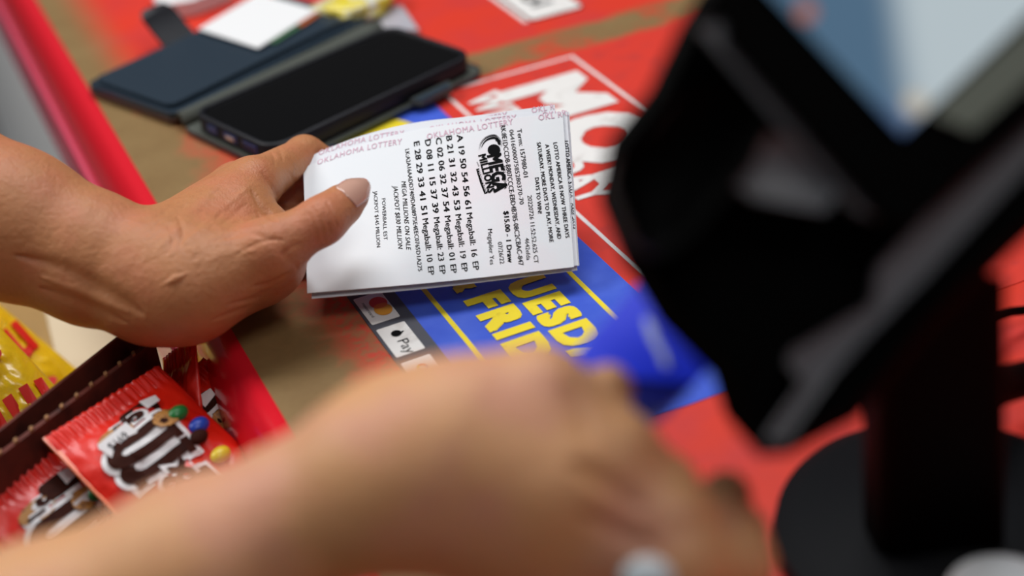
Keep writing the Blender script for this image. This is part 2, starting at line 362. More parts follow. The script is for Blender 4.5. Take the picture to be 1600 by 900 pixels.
# ------------------------------------------------------------------ wallet phone case
wl = empty('wallet_phone_case', (.19, .85, 0), 'open dark navy leather wallet phone case lying on the counter', 'phone case')
def fr2(c, ang):
    ca, sa = math.cos(math.radians(ang)), math.sin(math.radians(ang))
    return lambda a, b, z: np.array([c[0]+a*ca-b*sa, c[1]+a*sa+b*ca, z])
Lw = fr2((.1925, .9060), 24.5)              # cover leaf
Lp = fr2((.2280, .8050), 19.0)              # phone leaf
hx, hy = .082, .0435
t = MB(); t.slab([Lw(a, b, .0085) for a, b in rrect(hx, hy, .007)], (0, 0, 1), .0045, MT['leather'], bev=.0012); cover = t.build('cover', wl, angle=40)
t = MB(); t.slab([Lw(a, b, .0042) for a, b in rrect(hx+.0006, hy+.0006, .007)], (0, 0, 1), .0016, MT['edge']); t.build('cover_edge', cover, label='brown leather edge of the cover')
t = MB(); t.slab([Lw(a+.001, b+.0035, .0102) for a, b in rrect(hx-.004, hy-.0055, .006)], (0, 0, 1), .0018, MT['leather'], bev=.0006); t.build('card_pocket', cover, angle=40)
# spine: soft sheet from cover's near long edge to the phone leaf's far long edge
vs = []; n = 14; mrow = 8
for i in range(n+1):
    s_ = -1+2*i/n
    A0 = Lw(s_*.079, -hy+.002, .0045); B0 = Lp(s_*.0785, .047, .0035)
    for j in range(mrow+1):
        q = j/mrow; p = A0*(1-q)+B0*q; p[2] += .005*math.sin(q*math.pi)-.002*math.sin(q*2*math.pi); vs.append(p)
fs = [(i*(mrow+1)+j, (i+1)*(mrow+1)+j, (i+1)*(mrow+1)+j+1, i*(mrow+1)+j+1) for i in range(n) for j in range(mrow)]
t = MB(); t.add(vs, fs, MT['lining']); sp = t.build('spine', wl, smooth=True, label='grey green fabric spine'); md = sp.modifiers.new('s', 'SOLIDIFY'); md.thickness = .0018
t = MB(); t.slab([Lp(a, b+.002, .0045) for a, b in rrect(.0800, .0470, .010)], (0, 0, 1), .0030, MT['lining'], bev=.0008, mt_side=MT['leather']); leaf = t.build('back_leaf', wl, angle=40, label='grey lined leaf under the phone')
# clasp tab rising off the far long edge of the cover, rounded end
def tabp(a, b, th, mb):
    pts = []
    for q in range(9):
        s_ = q/8; ang = math.radians(20+75*s_); pts.append((.012*s_+.008*math.sin(s_*1.5), .0035+.019*s_))
    vs = []
    for q, (y, z) in enumerate(pts):
        wd = .0125 if q < 7 else (.0115 if q == 7 else .0085)
        for s2 in (-1, 1):
            vs.append(Lw(a+s2*wd, b+y, .004+z)); vs.append(Lw(a+s2*wd, b+y+th, .004+z+.0008))
    fs = []
    for q in range(8):
        k = 4*q
        fs += [(k, k+2, k+6, k+4), (k+1, k+5, k+7, k+3), (k, k+4, k+5, k+1), (k+2, k+3, k+7, k+6)]
    fs += [(0, 1, 3, 2), (32, 34, 35, 33)]
    mb.add(vs, fs, MT['rubber'])
t = MB(); tabp(-.006, hy-.001, .004, t); t.build('clasp_tab', cover, angle=50, label='black clasp tab standing up')
t = MB(); t.slab([Lp(a+.034, b-.0475, .0085) for a, b in ((-.015, .003), (-.012, -.0045), (.012, -.0045), (.015, .003))], (0, 0, 1), .004, MT['leather'], bev=.0005, mt_side=MT['lining']); t.build('clasp_loop', leaf)
t = MB(); t.lathe([(.0028, 0), (.0028, .0006), (.0016, .0014)], Lw(.062, -.006, .0085)+np.array([0, 0, .0018]), MT['snap'], 20); t.build('snap_button', cover, label='small silver snap button')

ph = empty('mobile_phone', tuple(Lp(0, 0, .0045)), 'black screened mobile phone in a dark bumper, lying in the wallet case', 'phone')
def ring(mb, hx, hy, r, z0, z1, wall, mt, fr):
    o_ = rrect(hx, hy, r); i_ = rrect(hx-wall, hy-wall, r-wall); n = len(o_); b = .0008
    R_ = [[fr(a*(1-.0) , c, z0) for a, c in o_], [fr(a, c, z1-b) for a, c in o_], [fr(*(np.array(p)*.7+np.array(q)*.3), z1) for p, q in zip(o_, i_)], [fr(*(np.array(p)*.25+np.array(q)*.75), z1) for p, q in zip(o_, i_)], [fr(a, c, z1-b) for a, c in i_], [fr(a, c, z0) for a, c in i_]]
    mb.add([p for r_ in R_ for p in r_], [(k*n+i, k*n+(i+1) % n, (k+1)*n+(i+1) % n, (k+1)*n+i) for k in range(5) for i in range(n)], mt)
t = MB(); ring(t, .0765, .0395, .0125, .0046, .0150, .0030, MT['rubber'], Lp); bumper = t.build('bumper', ph, angle=50, label='black rubber bumper')
t = MB(); t.slab([Lp(a, b, .0136) for a, b in rrect(.0735, .0362, .0100)], (0, 0, 1), .0085, MT['screen'], mt_side=MT['rim']); t.build('glass_screen', ph, label='glossy black screen')
t = MB()
for b0, w_ in ((.018, .0045), (0, .0060), (-.019, .0065)):
    t.box((-.0771, b0-w_, .0075), (-.0755, b0+w_, .0118), MT['rim'], xf=Lp)
t.build('bumper_cutout', bumper, label='blue cut-outs in the bumper end')
t = MB(); t.box((-.0776, -.0038, .0085), (-.0768, .0038, .0105), MT['port'], xf=Lp)
for k in range(4): t.box((-.0776, -.0235+.003*k, .0088), (-.0768, -.0219+.003*k, .0102), MT['rubber'], xf=Lp)
t.build('charging_port', bumper, label='bright charging port and speaker holes')
Lc = fr2((.2285, .9225), 20.0)
cd = MB(); cd.slab([Lc(a, b, .0122) for a, b in rrect(.033, .037, .001)], (0, 0, 1), .0009, MT['card'])
c0 = P(310, 45, .0122); c1 = P(403, 75, .0122); c2 = P(496, 16, .0122); c3 = c0+(c2-c1)
cd = MB(); cd.slab([c0, c1, c2, c3], (0, 0, 1), .0006, MT['card']); tag(cd.build('business_card'), 'plain white card lying on the open wallet cover', 'card')
dn = (c1-c0)/np.linalg.norm(c1-c0); ln = (c2-c1)/np.linalg.norm(c2-c1)
cd = MB(); q0 = c1+ln*.012+dn*.0045; q1 = c1+ln*.040+dn*.0045; cd.slab([p-np.array([0, 0, .0009]) for p in (q0-dn*.03, q0, q1, q1-dn*.03)], (0, 0, 1), .0005, MT['card2']); tag(cd.build('bank_card'), 'green card poking out below the white card in the wallet', 'card')
cd = MB(); q0 = c1+ln*.041+dn*.0050; q1 = c2-ln*.002+dn*.0040; cd.slab([p-np.array([0, 0, .0009]) for p in (q0-dn*.03, q0, q1, q1-dn*.03)], (0, 0, 1), .0005, MT['card3']); tag(cd.build('bank_card'), 'orange brown card poking out at the right end under the white card', 'card')

def blob(mb, c, rx, ry, rz, ang, mt, seed=0, amp=.25, nu=28, nv=14):
    vs = []; ca, sa = math.cos(ang), math.sin(ang)
    for j in range(nv+1):
        th = math.pi*j/nv
        for i in range(nu):
            a = 2*math.pi*i/nu; d = Vector((math.sin(th)*math.cos(a), math.sin(th)*math.sin(a), math.cos(th)))
            k = 1+amp*mn.noise(d*2.2+Vector((seed, 0, 0)))
            x, y, z = d.x*rx*k, d.y*ry*k, d.z*rz*(1+amp*.5*mn.noise(d*3+Vector((0, seed, 0))))
            vs.append((c[0]+x*ca-y*sa, c[1]+x*sa+y*ca, max(c[2]+z, .0003)))
    fs = [(j*nu+i, j*nu+(i+1) % nu, (j+1)*nu+(i+1) % nu, (j+1)*nu+i) for j in range(nv) for i in range(nu)]
    mb.add(vs, fs, mt)
t = MB(); c = P(555, 8, .008); blob(t, c, .030, .022, .009, .4, MT['wrap'], 3, .5); tag(t.build('candy_wrapper', smooth=True), 'crumpled yellow and clear wrapper behind the phone case', 'wrapper')
t = MB(); c = P(612, 28, .003); t.slab([P(585, 45, .003), P(655, 47, .003), P(628, 8, .003), P(590, 14, .003)], (0, 0, 1), .0025, MT['silver'], bev=.0008); tag(t.build('spine_lining_end'), 'pale grey lining end of the wallet spine between yellow wrapper and phone', 'pouch')  # lining end of the wallet spine, laid as its own slab
t = MB(); t.slab([P(246, 9, .012), P(300, 1, .012), P(360, -22, .012), P(290, -45, .012), P(235, -20, .012)], (0, 0, 1), .0118, MT['plabel'], bev=.003); tag(t.build('paper_packet', angle=40), 'white packet at the top edge behind the clasp tab', 'packet')

# ------------------------------------------------------------------ lottery tickets
def spline(ctrl):
    us = [c[0] for c in ctrl]; ps_ = np.array([c[1] for c in ctrl]); n = len(us)
    def g(u):
        u = float(u)
        if u <= us[0]: k = 0
        elif u >= us[-1]: k = n-2
        else: k = max(i for i in range(n-1) if us[i] <= u)
        q = (u-us[k])/(us[k+1]-us[k])
        def tan(i):
            a, b = max(i-1, 0), min(i+1, n-1); return (ps_[b]-ps_[a])/(us[b]-us[a])
        h = us[k+1]-us[k]
        if q < 0: return ps_[0]+tan(0)*(u-us[0])
        if q > 1: return ps_[-1]+tan(n-1)*(u-us[-1])
        return (2*q**3-3*q*q+1)*ps_[k]+(q**3-2*q*q+q)*h*tan(k)+(-2*q**3+3*q*q)*ps_[k+1]+(q**3-q*q)*h*tan(k+1)
    return g
top = spline([(0, P(474, 262, .0385)), (.21, P(560, 227, .0440)), (.46, P(660, 201, .0500)), (.73, P(770, 188, .0555)), (1, P(879, 176, .0590))])
bot = spline([(0, P(480, 458, .0180)), (.5, P(690, 440, .0150)), (1, P(897, 417, .0130))])
TL_, TW_ = .128, .080
def Sf(u, v): return top(u)*(1-v)+bot(u)*v
def Nf(u, v):
    a = Sf(u+.01, v)-Sf(u-.01, v); b = Sf(u, v+.01)-Sf(u, v-.01); n = np.cross(b, a); return n/np.linalg.norm(n)
def inv(px, py):
    u, v = .5, .5
    for _ in range(12):
        p = proj(Sf(u, v)); J = np.array([(proj(Sf(u+.01, v))-p)/.01, (proj(Sf(u, v+.01))-p)/.01]).T
        d = np.linalg.solve(J, np.array([px, py])-p); u += d[0]; v += d[1]
    return u, v
def ticket_fn(k, tf):                       # k-th ticket below the front one; tf shifts it in its own plane
    def g(u, v, lift=0.0):
        u2, v2 = tf(u, v); return Sf(u2, v2)+Nf(u2, v2)*(lift-.0008*k)
    return g
def line_fn(g, a, b):                       # text line between two uv points
    a = np.array([a[0]*TL_, a[1]*TW_]); b = np.array([b[0]*TL_, b[1]*TW_]); L = np.linalg.norm(b-a); d = (b-a)/L; up = np.array([d[1], -d[0]])
    def f(x, y):
        q = a+d*x+up*y; return g(q[0]/TL_, q[1]/TW_, .00018)
    return f, L
Z1 = lambda X, Y: inv(450+X/2.8125, 150+Y/2.8125)
CPX = 1/2.8125*.735/F*1.02
def ticket(k, tf, label, full):
    g = ticket_fn(k, tf); c = g(.5, .5)
    e_ = empty('lottery_ticket', (c[0], c[1], min(g(0, 1)[2], g(1, 1)[2])), label, 'lottery ticket', 'lottery tickets fanned in the hand')
    nu, nv = 40, 16; vs = []
    for i in range(nu+1):
        for j in range(nv+1): vs.append(g(i/nu, j/nv))
    fs = [(i*(nv+1)+j, i*(nv+1)+j+1, (i+1)*(nv+1)+j+1, (i+1)*(nv+1)+j) for i in range(nu) for j in range(nv)]
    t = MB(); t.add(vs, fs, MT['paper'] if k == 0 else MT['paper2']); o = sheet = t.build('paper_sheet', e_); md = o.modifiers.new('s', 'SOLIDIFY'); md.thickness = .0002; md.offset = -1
    t = MB()
    for a, b, s_ in (((128, 304), (500, 212), 'OKLAHOMA LOTTERY'), ((612, 192), (990, 124), 'OKLAHOMA LOTTERY'), ((1102, 108), (1206, 92), 'OKL R')):
        f, L = line_fn(g, Z1(*a), Z1(*b)); put_text(t, s_, f, L, 24*CPX*1.15, MT['pinkink'], off=.012, spacing=1.1, res=2)
    t.build('pink_print', sheet, label='pale pink repeated lettering')
    if not full: return e_
    t = MB()
    def ln(s_, a, b, cap, off=0., shear=0., mt='ink', sp=1.0):
        f, L = line_fn(g, Z1(*a), Z1(*b)); put_text(t, s_, f, L, cap*CPX, MT[mt], off=off, spacing=sp, shear=shear, res=2)
    if full == 2:
        ln('LOTTO AMERICA IS NOW THREE DAYS', (1195, 205), (1236, 590), 17, .02); t.build('printed_text', sheet); return e_
    for s_, a, b in (('A 19 50 54 56 61 Megaball: 16  EP', (742, 172), (815, 767)), ('B 21 31 32 43 53 Megaball: 19  EP', (695, 178), (765, 774)),
                     ('C 02 06 32 37 54 Megaball: 01  EP', (649, 186), (717, 780)), ('D 08 11 15 37 39 Megaball: 23  EP', (602, 195), (668, 784)), ('E 28 29 33 41 51 Megaball: 10  EP', (553, 204), (618, 788))):
        p_ = lambda q: (a[0]+(b[0]-a[0])*q, a[1]+(b[1]-a[1])*q)
        ln(s_[:16], p_(0), p_(.545), 25, .022); ln(s_[17:29], p_(.578), p_(.902), 25, .008); ln('EP', p_(.938), p_(1), 25, .008)
    ln('LK:A2A16AADD7409DA08975E4EEC0765D1A275', (515, 236), (572, 771), 18, .004)
    ln('MEGA MILLIONS ON SALE', (498, 376), (520, 675), 20, 0, .25); ln('JACKPOT $830 MILLION', (462, 396), (484, 670), 20, 0, .25)
    ln('POWERBALL EST', (412, 452), (421, 634), 16, 0, 0, 'ink2'); ln('JACKPOT $145 MILLION', (376, 420), (390, 666), 16, 0, 0, 'ink2')
    ln('RK:8E1DCCDB-B807CCCE-EBD4B785-08C2CBAC-847', (934, 130), (1014, 746), 21, .006)
    ln('0641600007585280370-70', (972, 150), (1018, 478), 19); ln('Term: 157980-01', (1006, 147), (1036, 358), 20, .004)
    ln('20220726 11:52:52.625 CT', (1052, 438), (1082, 736), 19); ln('4642efda', (1041, 625), (1048, 722), 18); ln('$15.00 - 1 Draw', (948, 508), (967, 733), 21, .03)
    ln('07/26/22', (921, 643), (932, 739), 19); ln('Megaplier Yes', (878, 586), (888, 742), 19)
    ln('LOTTO AMERICA IS NOW THREE DAYS', (1166, 206), (1220, 624), 17, .018); ln('A WEEK! MONDAY, WEDNESDAY, AND', (1130, 214), (1184, 629), 17, .018)
    ln('SATURDAY. MORE DAYS TO PLAY, MORE', (1093, 205), (1150, 643), 17, .018); ln('DAYS TO WIN!', (1085, 360), (1099, 517), 17, .018)
    ln('LE', (180, 604), (184, 590), 20, .02)
    t.build('printed_text', sheet)
    t = MB(); Z2 = lambda X, Y: inv(740+X/7.5, 190+Y/7.5); k2 = .735/F/7.5*1.05
    for s_, a, b, cp, of, mt in (('MEGA', (166, 405), (246, 828), 148, .06, 'ink'), ('MILLIONS', (58, 400), (170, 838), 82, .045, 'ink'), ('OKLAHOMA', (343, 520), (362, 790), 26, .02, 'ink'), ('with', (33, 475), (55, 530), 20, 0, 'ink')):
        f, L = line_fn(g, Z2(*a), Z2(*b)); put_text(t, s_, f, L, cp*k2, MT[mt], off=of, spacing=1.06, res=2)
    def pz(pts, lift, mt): t.add([g(*Z2(*p), lift) for p in pts], [tuple(range(len(pts)))], MT[mt])
    pz([(30, 560), (66, 548), (98, 690), (165, 838), (128, 850), (80, 730)], .00018, 'ink')
    f, L = line_fn(g, Z2(52, 572), Z2(142, 836)); put_text(t, 'MEGAPLIER', lambda a, b: f(a, b)+Nf(.7, .4)*.0002, L, 24*k2, MT['paper'], off=.01, res=2)
    pz([(240+74*math.cos(2*math.pi*q/28), 335+66*math.sin(2*math.pi*q/28)) for q in range(28)], .0003, 'ink')
    for r0, r1, a0, a1, cx, cy, sxx in ((168, 158, 178, 352, 240, 330, .52), (150, 128, 185, 330, 240, 330, .6), (178, 173, 172, 350, 240, 330, .56)):
        A = []; n = 26
        for q in range(n+1):
            a = math.radians(a0+(a1-a0)*q/n); kx = 1.0 if math.cos(a) < 0 else sxx
            wd = (r0-r1)*math.sin(math.pi*q/n)**.5*(.5+1.2*q/n)
            A += [(cx+r0*math.cos(a)*kx, cy+r0*math.sin(a)), (cx+(r0-wd)*math.cos(a)*kx, cy+(r0-wd)*math.sin(a))]
        t.add([g(*Z2(*p), .00018) for p in A], [(2*q, 2*q+1, 2*q+3, 2*q+2) for q in range(n)], MT['ink'])
    pz([(262, 190), (290, 195), (315, 225), (318, 262), (300, 280), (285, 262), (275, 235), (255, 225)], .00022, 'ink')
    t.build('game_logo', sheet, label='black game logo with ball and swoosh')
    return e_
ticket(0, lambda u, v: (u, v), 'white lottery ticket with numbers in full view, topmost of the fan', 1)
ticket(1, lambda u, v: (u*1.012+.004, v-.078*(1-u)**.8-.010), 'white lottery ticket just behind the topmost, its pink lettering showing along upper left edge', 2)
ticket(2, lambda u, v: (u*.962+.008, v-.035*u-.035), 'lottery ticket third in the fan, corner rising above the upper right edge', 0)
ticket(3, lambda u, v: (u*1.0+.022, v-.018), 'lottery ticket fourth in the fan, edge stepping out at the right', 0)
ticket(4, lambda u, v: (u*1.0+.014, v*.985+.022), 'bottom lottery ticket of the fan, thin edge showing below at lower left', 0)

# ------------------------------------------------------------------ candy
bx = empty('candy_box', (.01, .6, -.11), 'open dark brown cardboard tray full of red candy packs under the counter edge', 'box')
RZ = .004                                    # rim height
w0 = P(242, 533, RZ); w1 = P(-40, 742, RZ); wd = (w1-w0)/np.linalg.norm(w1-w0)
def wp(a, b, z): p = w0+wd*a+np.array([0, b, 0]); return np.array([p[0], p[1], z])
Lb = .15; t = MB(); t.box((0, 0, -.1095), (Lb, .003, RZ), MT['board'], xf=wp); bwl = t.build('back_wall', bx)
t = MB(); t.box((0, .006, -.1095), (Lb, .008, RZ+.004), MT['board'], xf=lambda a, b, z: wp(a, b+.010*(1-a/Lb), z)); t.build('outer_flap', bx, label='folded outer flap of the box')
t = MB()
for k in range(17): t.box((.0036+.0088*k, .0002, RZ-.0012), (.0054+.0088*k, .0028, RZ+.0012), MT['boarded'], xf=wp)
t.build('perforated_tabs', bwl, label='tan perforation nubs along the rim')
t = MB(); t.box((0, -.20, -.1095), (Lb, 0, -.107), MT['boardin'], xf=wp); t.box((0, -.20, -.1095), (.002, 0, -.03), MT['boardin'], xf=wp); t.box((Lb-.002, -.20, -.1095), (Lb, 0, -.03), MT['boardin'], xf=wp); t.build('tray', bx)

def pack_proto(w_, l_, th, kind):
    """local: x across, y from top seal (0) down to -l, z out of the face"""
    nx, ny = 64, 56; vs = []
    def zz(x, y):
        a = abs(2*x/w_); b = (-y)/l_; s_ = min(1, max(0, (b-.07)/.22)); s2 = min(1, max(0, (.93-b)/.22))
        k = (1-a**3.2)*math.sin(s_*math.pi/2)*math.sin(s2*math.pi/2)
        z = th*.5*k
        wr = .0022*mn.noise(Vector((x*70, y*45, kind*3)))+.0009*mn.noise(Vector((x*240, y*160, kind)))
        if b < .08 or b > .92: z += .0008*math.sin(x*2*math.pi/.0040)
        return z+wr*(.4+k)
    def g(x, y, lift=0): return (x, y, zz(x, y)+.0006+lift)
    top_ = [(w_*(i/nx-.5), -l_*j/ny) for j in range(ny+1) for i in range(nx+1)]
    vs = [g(x, y) for x, y in top_]; vs2 = [(x, y, -zz(x, y)*.8-.0002) for x, y in top_]; n = len(vs); q = nx+1
    def zig(v_): return v_
    fs = [(j*q+i, j*q+q+i, j*q+q+i+1, j*q+i+1) for j in range(ny) for i in range(nx)]
    fb = [tuple(reversed([a+n for a in f])) for f in fs]
    rim = [i for i in range(q)]+[j*q+nx for j in range(1, ny+1)]+[ny*q+i for i in range(nx-1, -1, -1)]+[j*q for j in range(ny-1, 0, -1)]
    fr_ = [(rim[k], rim[(k+1) % len(rim)], rim[(k+1) % len(rim)]+n, rim[k]+n) for k in range(len(rim))]
    return g, vs+vs2, fs+fb+fr_
def serif_m(x0, w_, cap, off=0.0):          # slab lower-case m as polygons (x across reading direction, y up)
    s_ = w_/1.0; R_ = []
    def b(xa, ya, xb, yb): R_.append([(x0+xa*w_-off, ya*cap-off), (x0+xb*w_+off, ya*cap-off), (x0+xb*w_+off, yb*cap+off), (x0+xa*w_-off, yb*cap+off)])
    for c_ in (.14, .48, .82): b(c_-.095, 0, c_+.095, .80); b(c_-.15, 0, c_+.15, .13)
    b(0, .80, .20, .93)
    for c_ in (.31, .65):
        arc = []; n = 12
        for q in range(n+1):
            a = math.pi*q/n; arc.append((x0+(c_+math.cos(a)*(.265+off/w_))*w_, (.70+math.sin(a)*(.30+off/cap))*cap))
        arc2 = [(x0+(c_+math.cos(math.pi*(n-q)/n)*max(.075-off/w_, .01))*w_, (.70+math.sin(math.pi*(n-q)/n)*max(.10-off/cap, .01))*cap) for q in range(n+1)]
        for q in range(n): R_.append([arc[q], arc[q+1], arc2[n-1-q], arc2[n-q]])
    return R_
def red_pack(name, L0, R0, D0, w_, l_, th, label, kind, group='red candy packs in the box', logo=True, sticker=None):
    """L0, R0: 3D ends of the top seal, D0: a point further down the pack"""
    L0, R0, D0 = map(np.array, (L0, R0, D0)); ex = (R0-L0)/np.linalg.norm(R0-L0); ey = D0-L0; ey = ey-ex*(ey@ex); ey = -ey/np.linalg.norm(ey); ez = np.cross(ex, ey)
    mid = (L0+R0)/2
    e_ = empty(name, mid, label, 'candy pack', group)
    e_.rotation_euler = Matrix(((ex[0], ey[0], ez[0]), (ex[1], ey[1], ez[1]), (ex[2], ey[2], ez[2]))).to_euler()
    g, vs, fs = pack_proto(w_, l_, th, kind); t = MB(); t.add(vs, fs, MT['pack']); wr_ = t.build('wrapper', e_, local=True, smooth=True)
    t = MB(); t.box((-w_/2-.0008, -l_, -.0006), (-w_/2+.0012, 0, .0009), MT['packor']); t.build('side_seam', wr_, local=True, label='orange side edge')
    if logo:
        # word mark: reads up the pack (towards +y), letter tops towards -x
        def fn(yb, xb): return lambda a, b, lift=0: g(xb-b, yb+a, lift)
        cap = w_*.54; xb = w_*.14; y0 = -l_*.68
        t = MB(); f = fn(y0, xb)
        def polys(R_, lift, mt):
            for qi, pl in enumerate(R_):
                p4 = [np.array(q_) for q_ in pl]; n_ = 6
                t.add([f(*((p4[0]*(1-a/n_)+p4[1]*a/n_)*(1-b/n_)+(p4[3]*(1-a/n_)+p4[2]*a/n_)*b/n_), lift+qi*.00003) for b in range(n_+1) for a in range(n_+1)], [(b*(n_+1)+a, b*(n_+1)+a+1, (b+1)*(n_+1)+a+1, (b+1)*(n_+1)+a) for b in range(n_) for a in range(n_)], mt)
        mw = l_*.215
        for q, x_ in enumerate((0, l_*.275)):
            yy = x_; f = fn(y0, xb-(.0 if q == 0 else -.002))
            polys(serif_m(yy, mw, cap, .0022), .0010, MT['plabel'])
            polys(serif_m(yy, mw, cap, 0), .0016, MT['choc'])
        v, fc = text_geo('&', .10, 1); f = fn(y0, xb); k = cap*.44/CAP
        t.add([f(l_*.165+p[0]*k, cap*.22+p[1]*k, .0020) for p in v], fc, MT['plabel'])
        v, fc = text_geo('&', .02, 1); t.add([f(l_*.165+p[0]*k, cap*.22+p[1]*k, .0026) for p in v], fc, MT['choc'])
        v, fc = text_geo("'s", .10, 1); k = cap*.62/CAP
        t.add([f(l_*.485+p[0]*k*.45, cap*.1+p[1]*k, .0008) for p in v], fc, MT['plabel'])
        v, fc = text_geo("'s", .02, 1); t.add([f(l_*.485+p[0]*k*.45, cap*.1+p[1]*k, .0014) for p in v], fc, MT['choc'])
        t.build('word_mark', wr_, local=True, label='brown lettering outlined in white')
        t = MB()
        for x_, y_, r_, mtn in ((w_*.25, -l_*.25, .0050, 'ygreen'), (w_*.31, -l_*.33, .0052, 'cblue'), (w_*.24, -l_*.37, .0048, 'choc'), (w_*.28, -l_*.47, .0050, 'cyel')):
            c = g(x_, y_, .0015); vs = []; n = 20
            for rr, hh in ((1, .0002), (.85, .0016), (.5, .0024), (.1, .0027)):
                vs += [(c[0]+r_*rr*math.cos(2*math.pi*q/n), c[1]+r_*.72*rr*math.sin(2*math.pi*q/n), c[2]+hh) for q in range(n)]
            t.add(vs, [(a*n+q, a*n+(q+1) % n, (a+1)*n+(q+1) % n, (a+1)*n+q) for a in range(3) for q in range(n)]+[tuple(range(3*n, 4*n))], MT[mtn])
        t.build('candy_print', wr_, local=True, smooth=True, label='green, blue, brown and yellow candies')
        t = MB()
        t.add([g(w_*.10+a, -l_*.14+b, .0010) for a, b in rrect(.009, .0045, .003)], [tuple(range(28))], MT['choc'])
        t.add([g(w_*.16+.007*math.cos(a/10*6.283), -l_*.24+.005*math.sin(a/10*6.283), .0021) for a in range(10)], [tuple(range(10))], MT['nut'])
        t.add([g(-w_*.16+.009*math.cos(a/12*6.283), -l_*.17+.0045*math.sin(a/12*6.283), .0012) for a in range(12)], [tuple(range(12))], MT['nut'])
        t.add([g(w_*.20+a, -l_*.13+b, .0020) for a, b in ((-.004, -.003), (.004, -.002), (.005, .002), (-.003, .0035))], [(0, 1, 2, 3)], MT['plabel'])
        t.build('nut_print', wr_, local=True, label='peanut and cup print')
        t = MB()
        vs = [g(-w_*.36+.0045*math.cos(a/20*6.283), -l_*.68+.006*math.sin(a/20*6.283), .0012) for a in range(20)]; t.add(vs, [tuple(range(20))], MT['cyel'])
        v, fc = text_geo('NEW', .02, 1); t.add([g(-w_*.36+.0018-p[1]*.0040, -l_*.68-.0042+p[0]*.0036, .0016) for p in v], fc, MT['choc'])
        t.build('round_badge', wr_, local=True, label='yellow badge')
    if sticker:
        sxx, syy, rot = sticker; t = MB(); ca, sa = math.cos(rot), math.sin(rot)
        cs = [(a*ca-b*sa, a*sa+b*ca) for a, b in ((-.0085, -.0045), (.0085, -.0045), (.0085, .0045), (-.0085, .0045))]
        zc = g(sxx, syy)[2]+.0022
        t.add([(sxx+a, syy+b, zc) for a, b in cs], [(0, 1, 2, 3)], MT['plabel'])
        v, fc = text_geo('$169', 0, 1); t.add([(sxx+(-.006+p[0]*.0052)*ca-(-.002+p[1]*.0055)*sa, syy+(-.006+p[0]*.0052)*sa+(-.002+p[1]*.0055)*ca, zc+.0002) for p in v], fc, MT['ink2'])
        t.build('price_sticker', wr_, local=True, label='white price sticker')
    return e_
red_pack('candy_pack', P(70, 684, .000), P(246, 572, .000), P(170, 775, -.018), .063, .118, .017, 'red candy pack with green, blue and yellow candies, foremost and largest in the tray', 1, sticker=(-.012, -.024, .1))
red_pack('candy_pack', P(-22, 768, -.010), P(86, 692, -.010), P(45, 860, -.032), .058, .115, .016, 'red candy pack at the left of the tray, overlapped by the largest pack', 2, sticker=(.012, -.030, .1))
red_pack('candy_pack', P(222, 650, -.020), P(294, 582, -.014), P(318, 748, -.045), .050, .115, .014, 'red candy pack tucked behind the largest pack towards the counter edge', 3)
red_pack('candy_pack', P(262, 556, -.016), P(300, 528, .004), P(372, 705, -.012), .040, .110, .009, 'plain red candy pack standing on edge against the counter trim', 4, logo=False)
red_pack('candy_pack', P(-70, 800, -.030), P(20, 752, -.030), P(-20, 900, -.06), .056, .115, .014, 'red and brown candy pack in the lower left corner of the tray', 5)

def yellow_pack(px, z, ang, label, sd):
    c = P(*px, z); e_ = empty('candy_packet', c, label, 'candy packet', 'yellow candy packets on the shelf'); e_.rotation_euler = (math.radians(38), math.radians(-6), math.radians(ang))
    g, vs, fs = pack_proto(.075, .10, .022, 6+sd); t = MB(); t.add([(p[0], p[1]+.05, p[2]) for p in vs], fs, MT['ypack']); t.build('wrapper', e_, local=True, smooth=True)
    t = MB(); rnd = random.Random(sd)
    for k in range(7):                       # bold red strokes of the unreadable word mark
        x_ = -.030+.0095*k; h_ = .016+rnd.random()*.006; w_ = .0028
        pl = [(x_-w_, -.004-h_/2), (x_+w_, -.004-h_/2), (x_+w_+.004, -.004+h_/2), (x_-w_+.004, -.004+h_/2)]
        t.add([g(a, b-.05, .0016)[:1]+(b, g(a, b-.05, .0016)[2]) for a, b in pl], [(0, 1, 2, 3)], MT['yred'])
        if k % 2: t.add([(a, b, g(a, b-.05, .0017)[2]) for a, b in ((x_-.003, -.016), (x_+.009, -.014), (x_+.009, -.009), (x_-.003, -.011))], [(0, 1, 2, 3)], MT['yred'])
    for k in range(5):
        x_, y_ = rnd.uniform(-.03, .03), rnd.choice((-.033, .022, .028)); r_ = rnd.uniform(.0025, .005)
        t.add([(x_+r_*math.cos(q*.63), y_+r_*.7*math.sin(q*.63), g(x_, y_-.05, .0022)[2]) for q in range(10)], [tuple(range(10))], MT['yred'])
    t.build('red_print', e_, local=True, label='red print')
yellow_pack((-32, 578), -.070, 35, 'yellow candy packet standing at the back of the shelf, upper of the two', 1)
yellow_pack((-10, 672), -.050, 25, 'yellow candy packet with bold red print, lower and nearer of the two', 2)

